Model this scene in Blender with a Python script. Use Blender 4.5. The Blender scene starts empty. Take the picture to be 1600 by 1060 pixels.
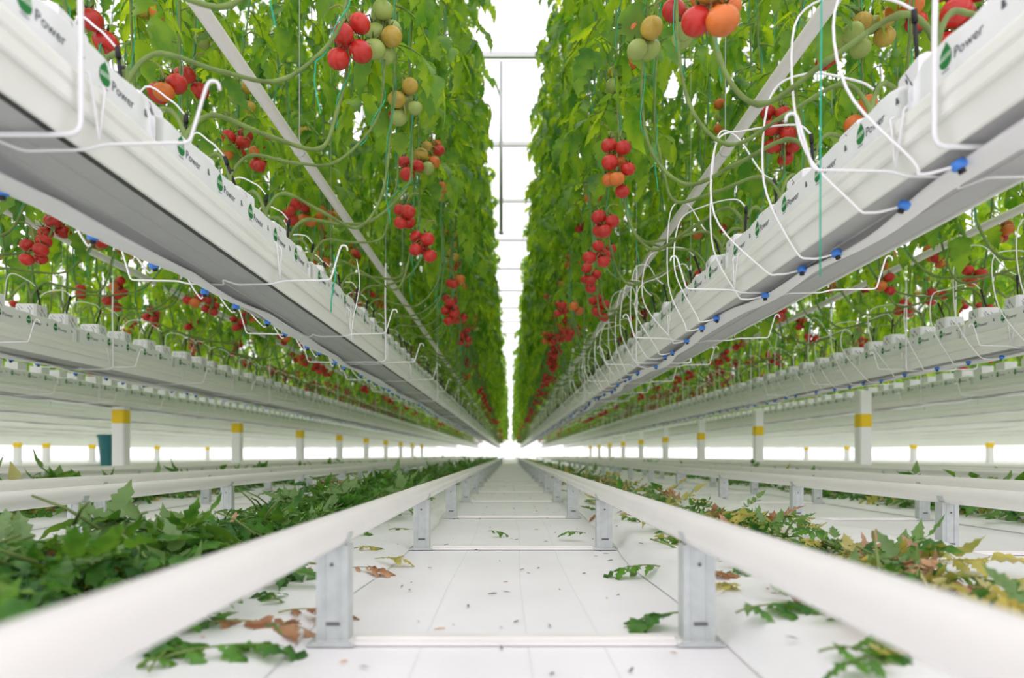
import bpy, math, random
import numpy as np
from mathutils import Vector, Matrix

R = random.Random(7)
NR = np.random.RandomState(11)
sc = bpy.context.scene
COL = sc.collection
PI = math.pi

# ------------------------------------------------------------------ camera, sky, exposure
F = 1035.0            # focal length in pixels of the 1600 wide frame
H = 0.302             # camera height above the aisle floor
CX = -0.009
cam_d = bpy.data.cameras.new('camera')
cam_d.sensor_width = 36.0
cam_d.lens = F / 1600.0 * 36.0
cam_d.shift_x = 3.0 / 1600.0
cam_d.shift_y = 181.0 / 1600.0
cam_d.clip_start = 0.05
cam_d.clip_end = 400
cam_d.dof.use_dof = True
cam_d.dof.focus_distance = 2.1
cam_d.dof.aperture_fstop = 2.4
cam = bpy.data.objects.new('camera', cam_d)
cam.location = (CX, 0, H)
cam.rotation_euler = (PI / 2, 0, 0)
COL.objects.link(cam)
sc.camera = cam

world = bpy.data.worlds.new('overcast_sky')
sc.world = world
world.use_nodes = True
bg = world.node_tree.nodes['Background']
bg.inputs[0].default_value = (1.0, 0.95, 1.0, 1)
bg.inputs[1].default_value = 1.0
sc.view_settings.view_transform = 'Standard'
sc.view_settings.look = 'None'
sc.view_settings.gamma = 1.0
sc.view_settings.use_curve_mapping = False
sc.view_settings.exposure = 0.80
sc.cycles.max_bounces = 12
sc.cycles.diffuse_bounces = 9
sc.cycles.transmission_bounces = 6
sc.cycles.transparent_max_bounces = 12
sc.cycles.use_denoising = True


# ------------------------------------------------------------------ materials
def new_mat(name):
    m = bpy.data.materials.new(name)
    m.use_nodes = True
    return m, m.node_tree.nodes, m.node_tree.links


def plain(name, col, rough=0.5, spec=0.4, var=0.0, scale=20.0, metal=0.0, bump=0.0):
    m, n, l = new_mat(name)
    p = n['Principled BSDF']
    p.inputs['Roughness'].default_value = rough
    p.inputs['Specular IOR Level'].default_value = spec
    p.inputs['Metallic'].default_value = metal
    p.inputs['Base Color'].default_value = (*col, 1)
    if var > 0 or bump > 0:
        g = n.new('ShaderNodeNewGeometry')
        t = n.new('ShaderNodeTexNoise')
        t.inputs['Scale'].default_value = scale
        t.inputs['Detail'].default_value = 4
        l.new(g.outputs['Position'], t.inputs['Vector'])
        if var > 0:
            r = n.new('ShaderNodeValToRGB')
            r.color_ramp.elements[0].position = 0.3
            r.color_ramp.elements[1].position = 0.7
            r.color_ramp.elements[0].color = (*[c * (1 - var) for c in col], 1)
            r.color_ramp.elements[1].color = (*[min(1, c * (1 + var)) for c in col], 1)
            l.new(t.outputs['Fac'], r.inputs['Fac'])
            l.new(r.outputs['Color'], p.inputs['Base Color'])
        if bump > 0:
            b = n.new('ShaderNodeBump')
            b.inputs['Strength'].default_value = bump
            b.inputs['Distance'].default_value = 0.01
            l.new(t.outputs['Fac'], b.inputs['Height'])
            l.new(b.outputs['Normal'], p.inputs['Normal'])
    return m


def leafy(name, c0, c1, t0, t1, back, mix=0.45, scale=5.0):
    """two-sided leaf: darker glossy upper face, paler underside, light shining through"""
    m, n, l = new_mat(name)
    p = n['Principled BSDF']
    p.inputs['Roughness'].default_value = 0.38
    p.inputs['Specular IOR Level'].default_value = 0.5
    out = n['Material Output']
    g = n.new('ShaderNodeNewGeometry')
    t = n.new('ShaderNodeTexNoise')
    t.inputs['Scale'].default_value = scale
    t.inputs['Detail'].default_value = 3
    l.new(g.outputs['Position'], t.inputs['Vector'])

    def ramp(a, b):
        r = n.new('ShaderNodeValToRGB')
        r.color_ramp.elements[0].position = 0.36
        r.color_ramp.elements[1].position = 0.64
        r.color_ramp.elements[0].color = (*a, 1)
        r.color_ramp.elements[1].color = (*b, 1)
        l.new(t.outputs['Fac'], r.inputs['Fac'])
        return r
    r0, r1 = ramp(c0, c1), ramp(t0, t1)
    mc = n.new('ShaderNodeMix')
    mc.data_type = 'RGBA'
    l.new(g.outputs['Backfacing'], mc.inputs[0])
    l.new(r0.outputs['Color'], mc.inputs[6])
    mc.inputs[7].default_value = (*back, 1)
    l.new(mc.outputs[2], p.inputs['Base Color'])
    tb = n.new('ShaderNodeBsdfTranslucent')
    l.new(r1.outputs['Color'], tb.inputs['Color'])
    mx = n.new('ShaderNodeMixShader')
    mx.inputs[0].default_value = mix
    l.new(p.outputs[0], mx.inputs[1])
    l.new(tb.outputs[0], mx.inputs[2])
    l.new(mx.outputs[0], out.inputs['Surface'])
    return m


M = {}
M['floor'] = plain('white_ground_film', (0.86, 0.86, 0.87), 0.45, 0.35, 0.04, 3.0, bump=0.05)
M['sheet'] = plain('white_ground_sheet', (0.86, 0.87, 0.87), 0.4, 0.35, 0.03, 6.0, bump=0.1)
M['seam'] = plain('sheet_seam', (0.74, 0.76, 0.77), 0.6)
M['rail'] = plain('cream_white_enamel', (0.84, 0.825, 0.80), 0.3, 0.5, 0.02, 8.0)
M['steel'] = plain('galvanised_steel', (0.53, 0.57, 0.565), 0.45, 0.5, 0.08, 40.0, metal=0.25)
M['dark'] = plain('dark_stain', (0.12, 0.12, 0.12), 0.6)
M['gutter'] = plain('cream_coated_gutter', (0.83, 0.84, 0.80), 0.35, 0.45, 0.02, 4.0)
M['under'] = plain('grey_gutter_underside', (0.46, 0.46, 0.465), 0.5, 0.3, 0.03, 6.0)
M['bag'] = plain('white_bag_film', (0.84, 0.86, 0.87), 0.35, 0.45, 0.02, 15.0, bump=0.25)
M['wrap'] = plain('white_block_wrap', (0.86, 0.86, 0.90), 0.4, 0.4)
M['ink'] = plain('black_ink', (0.05, 0.06, 0.09), 0.5)
M['ink_green'] = plain('green_ink', (0.015, 0.20, 0.045), 0.5)
M['ink_pale'] = plain('pale_green_ink', (0.55, 0.72, 0.55), 0.5)
M['hose'] = plain('white_hose', (0.85, 0.84, 0.86), 0.4, 0.4)
M['blue'] = plain('blue_plastic', (0.06, 0.23, 0.72), 0.35)
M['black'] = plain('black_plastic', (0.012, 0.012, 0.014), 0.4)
M['wire'] = plain('white_wire', (0.82, 0.82, 0.83), 0.35, 0.5)
M['pipe'] = plain('white_grow_pipe', (0.80, 0.77, 0.76), 0.35, 0.5)
M['yellow'] = plain('yellow_band', (0.85, 0.58, 0.01), 0.5)
M['column'] = plain('white_column', (0.84, 0.84, 0.85), 0.5)
M['teal'] = plain('teal_plastic', (0.01, 0.13, 0.14), 0.4)
M['twine'] = plain('teal_twine', (0.02, 0.42, 0.27), 0.6)
M['stem'] = plain('vine_stem', (0.165, 0.24, 0.065), 0.55, 0.3, 0.25, 18.0, bump=0.3)
M['stalk'] = plain('dry_stalk', (0.30, 0.30, 0.11), 0.6, 0.3)
M['calyx'] = plain('calyx_green', (0.07, 0.12, 0.03), 0.6)
M['red'] = plain('ripe_red_tomato', (0.50, 0.028, 0.02), 0.22, 0.45, 0.18, 12.0)
M['orange'] = plain('orange_tomato', (0.62, 0.16, 0.03), 0.24, 0.45, 0.15, 12.0)
M['amber'] = plain('turning_tomato', (0.50, 0.34, 0.06), 0.24, 0.45, 0.18, 14.0)
M['green'] = plain('green_tomato', (0.32, 0.40, 0.11), 0.26, 0.45, 0.12, 14.0)
M['leaf'] = leafy('tomato_leaf', (0.02, 0.11, 0.012), (0.11, 0.30, 0.025), (0.17, 0.44, 0.015), (0.74, 0.94, 0.02), (0.12, 0.28, 0.05), 0.54, 7.0)
M['cut'] = leafy('cut_leaf', (0.018, 0.10, 0.015), (0.09, 0.26, 0.03), (0.10, 0.30, 0.02), (0.30, 0.55, 0.04), (0.18, 0.30, 0.10), 0.3, 14.0)
M['yleaf'] = leafy('yellowed_leaf', (0.30, 0.36, 0.06), (0.62, 0.52, 0.12), (0.5, 0.5, 0.05), (0.7, 0.5, 0.1), (0.5, 0.48, 0.18), 0.3, 14.0)
M['bleaf'] = leafy('dried_brown_leaf', (0.30, 0.12, 0.05), (0.62, 0.36, 0.20), (0.4, 0.2, 0.08), (0.5, 0.25, 0.1), (0.5, 0.30, 0.18), 0.2, 14.0)
M['truss'] = plain('white_roof_steel', (0.75, 0.76, 0.77), 0.5)
gm, gn, gl = new_mat('greenhouse_glass')
_tr = gn.new('ShaderNodeBsdfTransparent')
_mx = gn.new('ShaderNodeMixShader')
_mx.inputs[0].default_value = 0.06
gn['Principled BSDF'].inputs['Base Color'].default_value = (0.9, 0.95, 0.97, 1)
gn['Principled BSDF'].inputs['Roughness'].default_value = 0.3
gl.new(_tr.outputs[0], _mx.inputs[1])
gl.new(gn['Principled BSDF'].outputs[0], _mx.inputs[2])
gl.new(_mx.outputs[0], gn['Material Output'].inputs['Surface'])
M['glass'] = gm


# ------------------------------------------------------------------ mesh building
def cat(pts, n):
    """Catmull-Rom through pts, n samples a span."""
    p = np.array(pts, float)
    p = np.vstack([2 * p[0] - p[1], p, 2 * p[-1] - p[-2]])
    out = []
    for i in range(1, len(p) - 2):
        a, b, c, d = p[i - 1], p[i], p[i + 1], p[i + 2]
        for k in range(n):
            t = k / n
            out.append(0.5 * ((2 * b) + (c - a) * t + (2 * a - 5 * b + 4 * c - d) * t * t + (3 * b - a - 3 * c + d) * t ** 3))
    out.append(p[-2])
    return np.array(out)


class MB:
    def __init__(s):
        s.v, s.f, s.n = [], [], 0

    def add(s, v, f, mat=0, smooth=False):
        v = np.asarray(v, float).reshape(-1, 3)
        if isinstance(f, np.ndarray):
            f = [f]
        for a in f:
            a = np.asarray(a, int)
            if a.ndim == 1:
                a = a[None]
            s.f.append((a + s.n, mat, smooth))
        s.v.append(v)
        s.n += len(v)
        return s

    def box(s, c, d, mat=0):
        c = np.array(c, float); d = np.array(d, float) / 2
        v = np.array([[x, y, z] for x in (-1, 1) for y in (-1, 1) for z in (-1, 1)]) * d + c
        f = np.array([[0, 1, 3, 2], [4, 6, 7, 5], [0, 4, 5, 1], [2, 3, 7, 6], [0, 2, 6, 4], [1, 5, 7, 3]])
        return s.add(v, f, mat)

    def tube(s, path, r, n=6, mat=0, cap=True):
        p = np.asarray(path, float)
        k = len(p)
        r = np.broadcast_to(np.asarray(r, float), (k,))
        t = np.gradient(p, axis=0)
        t /= np.linalg.norm(t, axis=1)[:, None] + 1e-12
        up = np.array([0, 0, 1.0]) if abs(t[0][2]) < 0.9 else np.array([1.0, 0, 0])
        rings = []
        a = np.cross(t[0], up); a /= np.linalg.norm(a)
        ang = np.arange(n) / n * 2 * PI
        for i in range(k):
            a = a - t[i] * a.dot(t[i]); a /= np.linalg.norm(a) + 1e-12
            b = np.cross(t[i], a)
            rings.append(p[i] + r[i] * (np.cos(ang)[:, None] * a + np.sin(ang)[:, None] * b))
        v = np.concatenate(rings)
        i = np.arange(k - 1)[:, None] * n
        j = np.arange(n)[None]
        q = np.stack([i + j, i + (j + 1) % n, i + n + (j + 1) % n, i + n + j], -1).reshape(-1, 4)
        fs = [q]
        s.add(v, fs, mat, True)
        if cap:
            base = s.n - len(v)
            s.f.append((np.arange(n)[::-1][None] + base, mat, False))
            s.f.append((np.arange(n)[None] + base + (k - 1) * n, mat, False))
        return s

    def extrude(s, prof, y0, y1, mat=0, smooth=False, cap=True, close=True):
        """prof: (x,z) list, extruded along y."""
        p = np.array(prof, float)
        k = len(p)
        v = np.concatenate([np.c_[p[:, 0], np.full(k, y0), p[:, 1]], np.c_[p[:, 0], np.full(k, y1), p[:, 1]]])
        m = k if close else k - 1
        i = np.arange(m)
        q = np.stack([i, (i + 1) % k, (i + 1) % k + k, i + k], -1)
        s.add(v, q, mat, smooth)
        if cap and close:
            base = s.n - 2 * k
            s.f.append((np.arange(k)[None] + base, mat, False))
            s.f.append((np.arange(k)[::-1][None] + base + k, mat, False))
        return s

    def lathe(s, prof, n=16, c=(0, 0, 0), mat=0, cap=False):
        p = np.array(prof, float); k = len(p)
        a = np.arange(n) / n * 2 * PI
        v = np.stack([p[:, 0][:, None] * np.cos(a), p[:, 0][:, None] * np.sin(a), np.repeat(p[:, 1][:, None], n, 1)], -1).reshape(-1, 3) + np.array(c)
        i = np.arange(k - 1)[:, None] * n; j = np.arange(n)[None]
        q = np.stack([i + j, i + (j + 1) % n, i + n + (j + 1) % n, i + n + j], -1).reshape(-1, 4)
        return s.add(v, q, mat, True)

    def mesh(s, name, mats):
        me = bpy.data.meshes.new(name)
        v = np.concatenate(s.v)
        tot = sum(len(a) for a, _, _ in s.f)
        sizes = np.concatenate([np.full(len(a), a.shape[1]) for a, _, _ in s.f])
        loops = np.concatenate([a.ravel() for a, _, _ in s.f])
        mi = np.concatenate([np.full(len(a), m) for a, m, _ in s.f])
        sm = np.concatenate([np.full(len(a), b) for a, _, b in s.f])
        me.vertices.add(len(v))
        me.vertices.foreach_set('co', v.astype(np.float32).ravel())
        me.loops.add(len(loops))
        me.loops.foreach_set('vertex_index', loops.astype(np.int32))
        me.polygons.add(tot)
        st = np.concatenate([[0], np.cumsum(sizes)[:-1]])
        me.polygons.foreach_set('loop_start', st.astype(np.int32))
        me.polygons.foreach_set('material_index', mi.astype(np.int32))
        me.polygons.foreach_set('use_smooth', sm.astype(bool))
        for m in (mats if isinstance(mats, (list, tuple)) else [mats]):
            me.materials.append(m)
        me.update(calc_edges=True)
        return me

    def build(s, name, mats, parent=None):
        return link(name, s.mesh(name, mats), parent)


def link(name, data, parent=None, loc=None, rot=None, scale=None):
    o = bpy.data.objects.new(name, data)
    COL.objects.link(o)
    if parent is not None:
        o.parent = parent
    if loc is not None:
        o.location = loc
    if rot is not None:
        o.rotation_euler = rot
    if scale is not None:
        o.scale = (scale,) * 3 if isinstance(scale, (int, float)) else scale
    return o


def tag(o, label=None, category=None, group=None, kind=None):
    if label:
        o['label'] = label
    if category:
        o['category'] = category
    if group:
        o['group'] = group
    if kind:
        o['kind'] = kind
    return o


def empty(name, loc, rz=0.0):
    o = bpy.data.objects.new(name, None)
    o.empty_display_size = 0.05
    COL.objects.link(o)
    o.location = loc
    o.rotation_euler = (0, 0, rz)
    return o


def nth(k):
    k += 1
    suf = 'th' if 10 <= k % 100 <= 20 else {1: 'st', 2: 'nd', 3: 'rd'}.get(k % 10, 'th')
    return 'first' if k == 1 else f'{k}{suf}'


NUMW = ['first', 'second', 'third', 'fourth', 'fifth', 'sixth', 'seventh', 'eighth', 'ninth', 'tenth', 'eleventh',
        'twelfth', 'thirteenth', 'fourteenth', 'fifteenth', 'sixteenth', 'seventeenth', 'eighteenth']


def rowname(r):
    side = 'left' if r < 0 else 'right'
    return f'{"nearest" if abs(r) == 1 else NUMW[abs(r) - 1]} {side} row'


def rowx(r):
    return (abs(r) - 0.5) * 1.6 * (1 if r > 0 else -1)


ROW_END = 50.0
NROW = 17
rows_all = [r for k in range(1, NROW + 1) for r in (-k, k)]

# ------------------------------------------------------------------ floor and ground sheets
floor = MB()
xs = np.linspace(-60, 60, 41); ys = np.linspace(-4, 90, 41)
gx, gy = np.meshgrid(xs, ys, indexing='ij')
v = np.stack([gx, gy, np.zeros_like(gx)], -1).reshape(-1, 3)
i = np.arange(40)[:, None] * 41 + np.arange(40)[None]
floor.add(v, np.stack([i, i + 41, i + 42, i + 1], -1).reshape(-1, 4), 0, True)
fo = tag(floor.build('floor', M['floor']), 'white film covered greenhouse floor', kind='structure')
for sx in (-0.145, 0.0, 0.135):
    b = MB()
    yy = np.arange(-0.5, 24, 0.4)
    xx = sx + 0.006 * np.sin(yy * 3.1 + sx * 40) + (0.0 if sx else 0.02)
    n = len(yy)
    v = np.concatenate([np.c_[xx - 0.001, yy, np.full(n, 0.0012)], np.c_[xx + 0.001, yy, np.full(n, 0.0012)]])
    k = np.arange(n - 1)
    b.add(v, np.stack([k, k + n, k + n + 1, k + 1], -1))
    b.build('sheet_seam', M['seam'], fo)


def sheet_h(x, y, side, near):
    """height of the ground sheet at distance x from the aisle centre (row 1)"""
    top = 0.048 if side > 0 else 0.016
    u = (x - 0.335) / 0.05
    w = (1.265 - x) / 0.05
    e = np.clip(np.minimum(u, w), 0, 1)
    e = e * e * (3 - 2 * e)
    wr = 0.006 * np.sin(y * 7.3 + 5 * x) * np.sin(x * 9 + y * 2.1) + 0.004 * np.sin(y * 19 + x * 13)
    return e * (top + wr * (1 if side > 0 else 0.5)) + 0.002


for r in rows_all[:12]:
    k = abs(r); s = 1 if r > 0 else -1
    near = k == 1
    b = MB()
    xs = np.r_[0.335, 0.342, 0.352, 0.364, 0.385, np.linspace(0.42, 1.18, 16 if near else 5), 1.215, 1.236, 1.248, 1.258, 1.265]
    ys = np.r_[np.arange(-0.6, 8, 0.05 if near else 0.3), np.arange(8, ROW_END + 0.4, 0.5 if near else 2.0)]
    gx, gy = np.meshgrid(xs, ys, indexing='ij')
    gz = sheet_h(gx, gy, s if near else -1, near)
    wob = 0.012 * np.sin(gy * 2.3 + r) + 0.008 * np.sin(gy * 6.1)
    gxx = gx + np.where(gx < 0.4, wob, 0)
    v = np.stack([s * (gxx + 1.6 * (k - 1)), gy, gz], -1).reshape(-1, 3)
    ny = len(ys)
    i = np.arange(len(xs) - 1)[:, None] * ny + np.arange(ny - 1)[None]
    q = np.stack([i, i + ny, i + ny + 1, i + 1], -1).reshape(-1, 4)
    if s < 0:
        q = q[:, ::-1]
    b.add(v, q, 0, True)
    o = b.build('ground_sheet', M['sheet'])
    tag(o, f'white plastic ground sheet under the {rowname(r)}', 'ground sheet', 'ground sheets under the rows', kind='structure')

# ------------------------------------------------------------------ rails with supports
TR, TZ = 0.0262, 0.181
for a in range(-3, 4):
    for s in (-1, 1):
        x = a * 1.6 + s * 0.29
        b = MB()
        ys = np.r_[-1.0, np.arange(0, 56, 2.0)]
        b.tube(np.c_[np.full(len(ys), x), ys, np.full(len(ys), TZ)], TR, 28 if abs(a) < 2 else 14)
        b_o = b.build('pipe_rail', M['rail'])
        wh = 'centre aisle' if a == 0 else f'{NUMW[abs(a) - 1]} aisle to the {"left" if a < 0 else "right"}'
        tag(b_o, f'cream white heating pipe rail, {"left" if s < 0 else "right"} one of the {wh}', 'pipe rail', 'pipe rails along the aisles')


def post_mesh():
    b = MB()
    w, d, t = 0.05, 0.034, 0.0035
    z0, z1 = 0.006, TZ - TR + 0.004
    prof = [(-w / 2, 0), (w / 2, 0), (w / 2, d), (w / 2 - t, d), (w / 2 - t, t), (-w / 2 + t, t), (-w / 2 + t, d), (-w / 2, d)]
    p = np.array(prof); k = len(p)
    v = np.concatenate([np.c_[p, np.full(k, z0)], np.c_[p, np.full(k, z1)]])
    i = np.arange(k)
    b.add(v, [np.stack([i, (i + 1) % k, (i + 1) % k + k, i + k], -1), np.arange(k)[::-1], np.arange(k) + k])
    for gxp in (-0.012, 0.012):                       # pressed ribs of the channel
        b.box((gxp, -0.0008, (z0 + z1) / 2), (0.003, 0.0016, z1 - z0 - 0.004))
    a = np.linspace(0, 2 * PI, 11)[:-1]               # punched hole
    b.add(np.c_[0.003 * np.cos(a), np.full(10, -0.0018), z1 - 0.03 + 0.003 * np.sin(a)], np.arange(10)[::-1], 1)
    b.box((0.002, -0.0012, 0.035), (0.022, 0.0012, 0.005), 1)
    return b.mesh('post', [M['steel'], M['dark']])


def saddle_mesh():
    b = MB()
    a = np.linspace(-PI * 0.97, -0.03 * PI, 13)
    ro, ri = TR + 0.0028, TR + 0.0002
    outer = np.c_[ro * np.cos(a), ro * np.sin(a)]
    inner = np.c_[ri * np.cos(a), ri * np.sin(a)][::-1]
    b.extrude(np.r_[outer, inner], -0.004, 0.022)
    return b.mesh('saddle', M['steel'])


def foot_mesh():
    b = MB()
    b.box((0, 0.017, 0.004), (0.075, 0.06, 0.004))
    b.box((0, -0.01, 0.007), (0.06, 0.006, 0.004))
    return b.mesh('foot_plate', M['steel'])


def bar_mesh():
    b = MB()
    b.extrude([(-0.315, 0.002), (0.315, 0.002), (0.315, 0.008), (-0.315, 0.008)], -0.006, 0.040)
    b.extrude([(-0.255, 0.008), (0.255, 0.008), (0.255, 0.012), (-0.255, 0.012)], 0.012, 0.030)
    return b.mesh('crossbar', M['rail'])


pm, sm_, fm, bm_ = post_mesh(), saddle_mesh(), foot_mesh(), bar_mesh()
for a in range(-2, 3):
    for k in range(22 if a == 0 else 14):
        y = 1.045 + 1.05 * k - (0.112 if a else 0)
        if a and y * 0.8 < abs(a * 1.6) - 0.5:
            continue
        t = empty('rail_support', (a * 1.6, y, 0))
        wh = 'centre aisle' if a == 0 else f'{NUMW[abs(a) - 1]} aisle to the {"left" if a < 0 else "right"}'
        tag(t, f'grey steel rail support in the {wh}, {nth(k)} from the camera', 'rail support', 'steel supports under the pipe rails')
        link('crossbar', bm_, t)
        for s in (-1, 1):
            p = link('post', pm, t, (s * 0.29, 0, 0))
            link('foot_plate', fm, p)
            link('saddle', sm_, p, (0, 0, TZ))

# ------------------------------------------------------------------ gutters, hoses, pipes
GP = [(-.118, .890), (-.126, .892), (-.131, .884), (-.132, .866), (-.127, .862), (-.127, .858), (-.131, .854), (-.131, .836),
      (-.128, .832), (-.121, .831), (-.119, .826), (-.110, .792), (-.106, .790), (-.104, .793), (-.103, .806)]
GUT = GP + [(-x, z) for x, z in GP[::-1]] + [(.112, .882), (.105, .868), (-.105, .868), (-.112, .882)]
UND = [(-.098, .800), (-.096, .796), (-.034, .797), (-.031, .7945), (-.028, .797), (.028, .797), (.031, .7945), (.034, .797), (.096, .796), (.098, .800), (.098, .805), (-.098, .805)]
for r in rows_all:
    x = rowx(r)
    t = empty('growing_gutter', (x, 0, 0))
    b = MB(); b.extrude(GUT, -0.9, ROW_END); b.build('channel', M['gutter'], t)
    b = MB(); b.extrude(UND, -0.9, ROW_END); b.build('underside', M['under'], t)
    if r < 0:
        b = MB(); b.extrude([(.086, .7945), (.1035, .7945), (.1035, .804), (.086, .804)], -0.9, ROW_END); b.build('black_strip', M['black'], t)  # plain black strip along the aisle-side bottom edge, left rows only
    tag(t, f'long cream metal growing gutter of the {rowname(r)}', 'gutter', 'hanging growing gutters')

PX, PZ, PR = 0.02, 1.472, 0.0207
for r in rows_all[:8]:
    s = 1 if r > 0 else -1
    x = rowx(r) + s * PX
    b = MB()
    ys = np.r_[-0.9, np.arange(0, ROW_END, 2.0)]
    b.tube(np.c_[np.full(len(ys), x), ys, np.full(len(ys), PZ)], PR, 18)
    tag(b.build('grow_pipe', M['pipe']), f'white grow pipe hanging over the {rowname(r)}', 'pipe', 'grow pipes over the rows')

# hoses under the gutters: wavy flat tube with nipples
HOSE = {}


def hose_path(r, y):
    k = abs(r); s = 1 if r > 0 else -1
    ph = r * 1.7
    wav = np.abs(np.sin(y * PI / 0.25 / 2 + ph))
    if r < 0:
        u = 0.072 + 0.012 * np.sin(y * 2.9 + ph) + 0.005 * np.sin(y * 8 + ph)
        z = 0.785 - 0.009 * wav - 0.006 * np.sin(y * 1.7)
    else:
        u = -0.035 + 0.020 * np.sin(y * 3.7 + ph) + 0.008 * np.sin(y * 9 + ph)
        z = 0.784 - 0.009 * wav - 0.004 * np.sin(y * 2.1)
    return rowx(r) + s * u, z


for r in rows_all[:16]:
    ys = np.r_[np.arange(-0.8, 14, 0.0625 if abs(r) < 3 else 0.125), np.arange(14, ROW_END, 0.5)]
    hx, hz = hose_path(r, ys)
    n = 8
    a = np.arange(n) / n * 2 * PI
    tw = 0.25 * np.sin(ys * 4.3 + r) * (1 if r > 0 else -1)
    ex = 0.026 * np.cos(a)[None] * np.cos(tw)[:, None] - 0.006 * np.sin(a)[None] * np.sin(tw)[:, None]
    ez = 0.026 * np.cos(a)[None] * np.sin(tw)[:, None] + 0.006 * np.sin(a)[None] * np.cos(tw)[:, None]
    v = np.stack([hx[:, None] + ex, np.repeat(ys[:, None], n, 1), hz[:, None] + np.minimum(ez, 0.006)], -1).reshape(-1, 3)
    i = np.arange(len(ys) - 1)[:, None] * n; j = np.arange(n)[None]
    b = MB()
    b.add(v, np.stack([i + j, i + (j + 1) % n, i + n + (j + 1) % n, i + n + j], -1).reshape(-1, 4), 0, True)
    tag(b.build('irrigation_hose', M['hose']), f'wavy white irrigation hose under the gutter of the {rowname(r)}', 'hose', 'irrigation hoses under the gutters')

# ------------------------------------------------------------------ gutter hangers and vine hooks
def fillet(pts, rad=0.012, k=4):
    p = [np.array(q, float) for q in pts]
    out = [p[0]]
    for i in range(1, len(p) - 1):
        a, b_, c = p[i - 1], p[i], p[i + 1]
        la, lc = np.linalg.norm(a - b_), np.linalg.norm(c - b_)
        d = min(rad, la * .49, lc * .49)
        s0, s1 = b_ + (a - b_) / la * d, b_ + (c - b_) / lc * d
        for j in range(k + 1):
            t = j / k
            out.append((1 - t) ** 2 * s0 + 2 * t * (1 - t) * b_ + t * t * s1)
    out.append(p[-1])
    return np.array(out)


def wire(pts, r=0.003, n=6, rad=0.012):
    return MB().tube(fillet(pts, rad), r, n)


hang = wire([(-.143, 0, 1.30), (-.140, 0, 1.1), (-.143, 0, .95), (-.143, 0, .786), (.143, 0, .786), (.143, 0, .95), (.140, 0, 1.1), (.143, 0, 1.30)], 0.0042, 8, .02).mesh('wire_loop', M['wire'])
cord_m = MB().tube([(0, 0, 1.28), (0, 0, 5.0)], 0.0012, 4).mesh('cord', M['steel'])
ARM = [(-.331, 0, .880), (-.329, 0, .893), (-.315, 0, .896), (-.309, 0, .884), (-.283, 0, .797), (-.15, 0, .794), (-.12, 0, .786)]
hk_full = wire(ARM + [(-.02, 0.0, .784), (0, 0.05, .784), (.02, 0, .784)] + [(-x, y, z) for x, y, z in ARM[::-1]], 0.0026, 6, .01).mesh('wire_arm', M['wire'])
clip = wire([(-.128, -.02, .899), (-.137, -.02, .893), (-.138, -.015, .87), (-.14, 0, .80)], 0.0022, 5, .01)
clip.tube(cat([(-.128, .02, .899), (-.137, .02, .893), (-.138, .015, .87), (-.14, 0, .80)], 4), 0.0022, 5)
clip_m = clip.mesh('lip_clip', M['wire'])
for r in rows_all[:6]:
    x = rowx(r); s = 1 if r > 0 else -1
    for k in range(10):
        y = (1.0 if r < 0 else 1.04) + 2.45 * k + (0.3 if abs(r) > 1 else 0)
        if y > 22:
            break
        t = empty('gutter_hanger', (x, y, 0))
        link('wire_loop', hang, t); link('cord', cord_m, t, (-.143, 0, 0)); link('cord', cord_m, t, (.143, 0, 0))
        tag(t, f'white wire hanger holding the gutter of the {rowname(r)}, {nth(k)} from the camera', 'wire hanger', 'wire hangers of the gutters')
    for k in range(24 if abs(r) < 2 else 14):
        y = (1.05 if r < 0 else 1.15) + 0.825 * k + (0.2 if abs(r) > 1 else 0)
        if abs(r) > 1 and y < 0.75 * (abs(x) - .5):
            continue
        if abs(r) > 2 and y > 9:
            break
        t = empty('vine_hook', (x, y, 0), 0 if s > 0 else PI)
        link('wire_arm', hk_full, t); link('lip_clip', clip_m, t); link('lip_clip', clip_m, t, None, (0, 0, PI))
        tag(t, f'white wire vine hook under the gutter of the {rowname(r)}, {nth(k)} from camera', 'vine hook', 'wire vine hooks on the gutters')

prod = MB()
prod.tube([(0, 0, PZ + PR), (0, 0, 5.0)], 0.0022, 5)
prod.tube([(0, a_, PZ + 0.0 + 0.0) for a_ in (-0.004, 0.004)], PR + 0.0025, 14)
prod_m = prod.mesh('pipe_hanger', M['steel'])
for r in rows_all[:4]:
    s = 1 if r > 0 else -1
    for k in range(8):
        y = 2.55 + 2.45 * k
        tag(link('pipe_hanger', prod_m, None, (rowx(r) + s * PX, y, 0)), f'thin steel rod holding the grow pipe of the {rowname(r)}, {nth(k)} from camera', 'pipe hanger', 'rods holding the grow pipes')


# ------------------------------------------------------------------ grow bags with print
def text_mesh(txt, size):
    cu = bpy.data.curves.new('lettering', 'FONT')
    cu.body = txt
    cu.size = size
    cu.resolution_u = 2
    o = bpy.data.objects.new('lettering_tmp', cu)
    COL.objects.link(o)
    dg = bpy.context.evaluated_depsgraph_get()
    me = bpy.data.meshes.new_from_object(o.evaluated_get(dg))
    v = np.array([tuple(w.co) for w in me.vertices])
    fs = [list(p.vertices) for p in me.polygons]
    bpy.data.objects.remove(o)
    bpy.data.curves.remove(cu)
    bpy.data.meshes.remove(me)
    v[:, 2] = 0
    return v, fs


TXT_P = text_mesh('Power', 0.025)
TXT_F = text_mesh('forteco', 0.0085)


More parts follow.
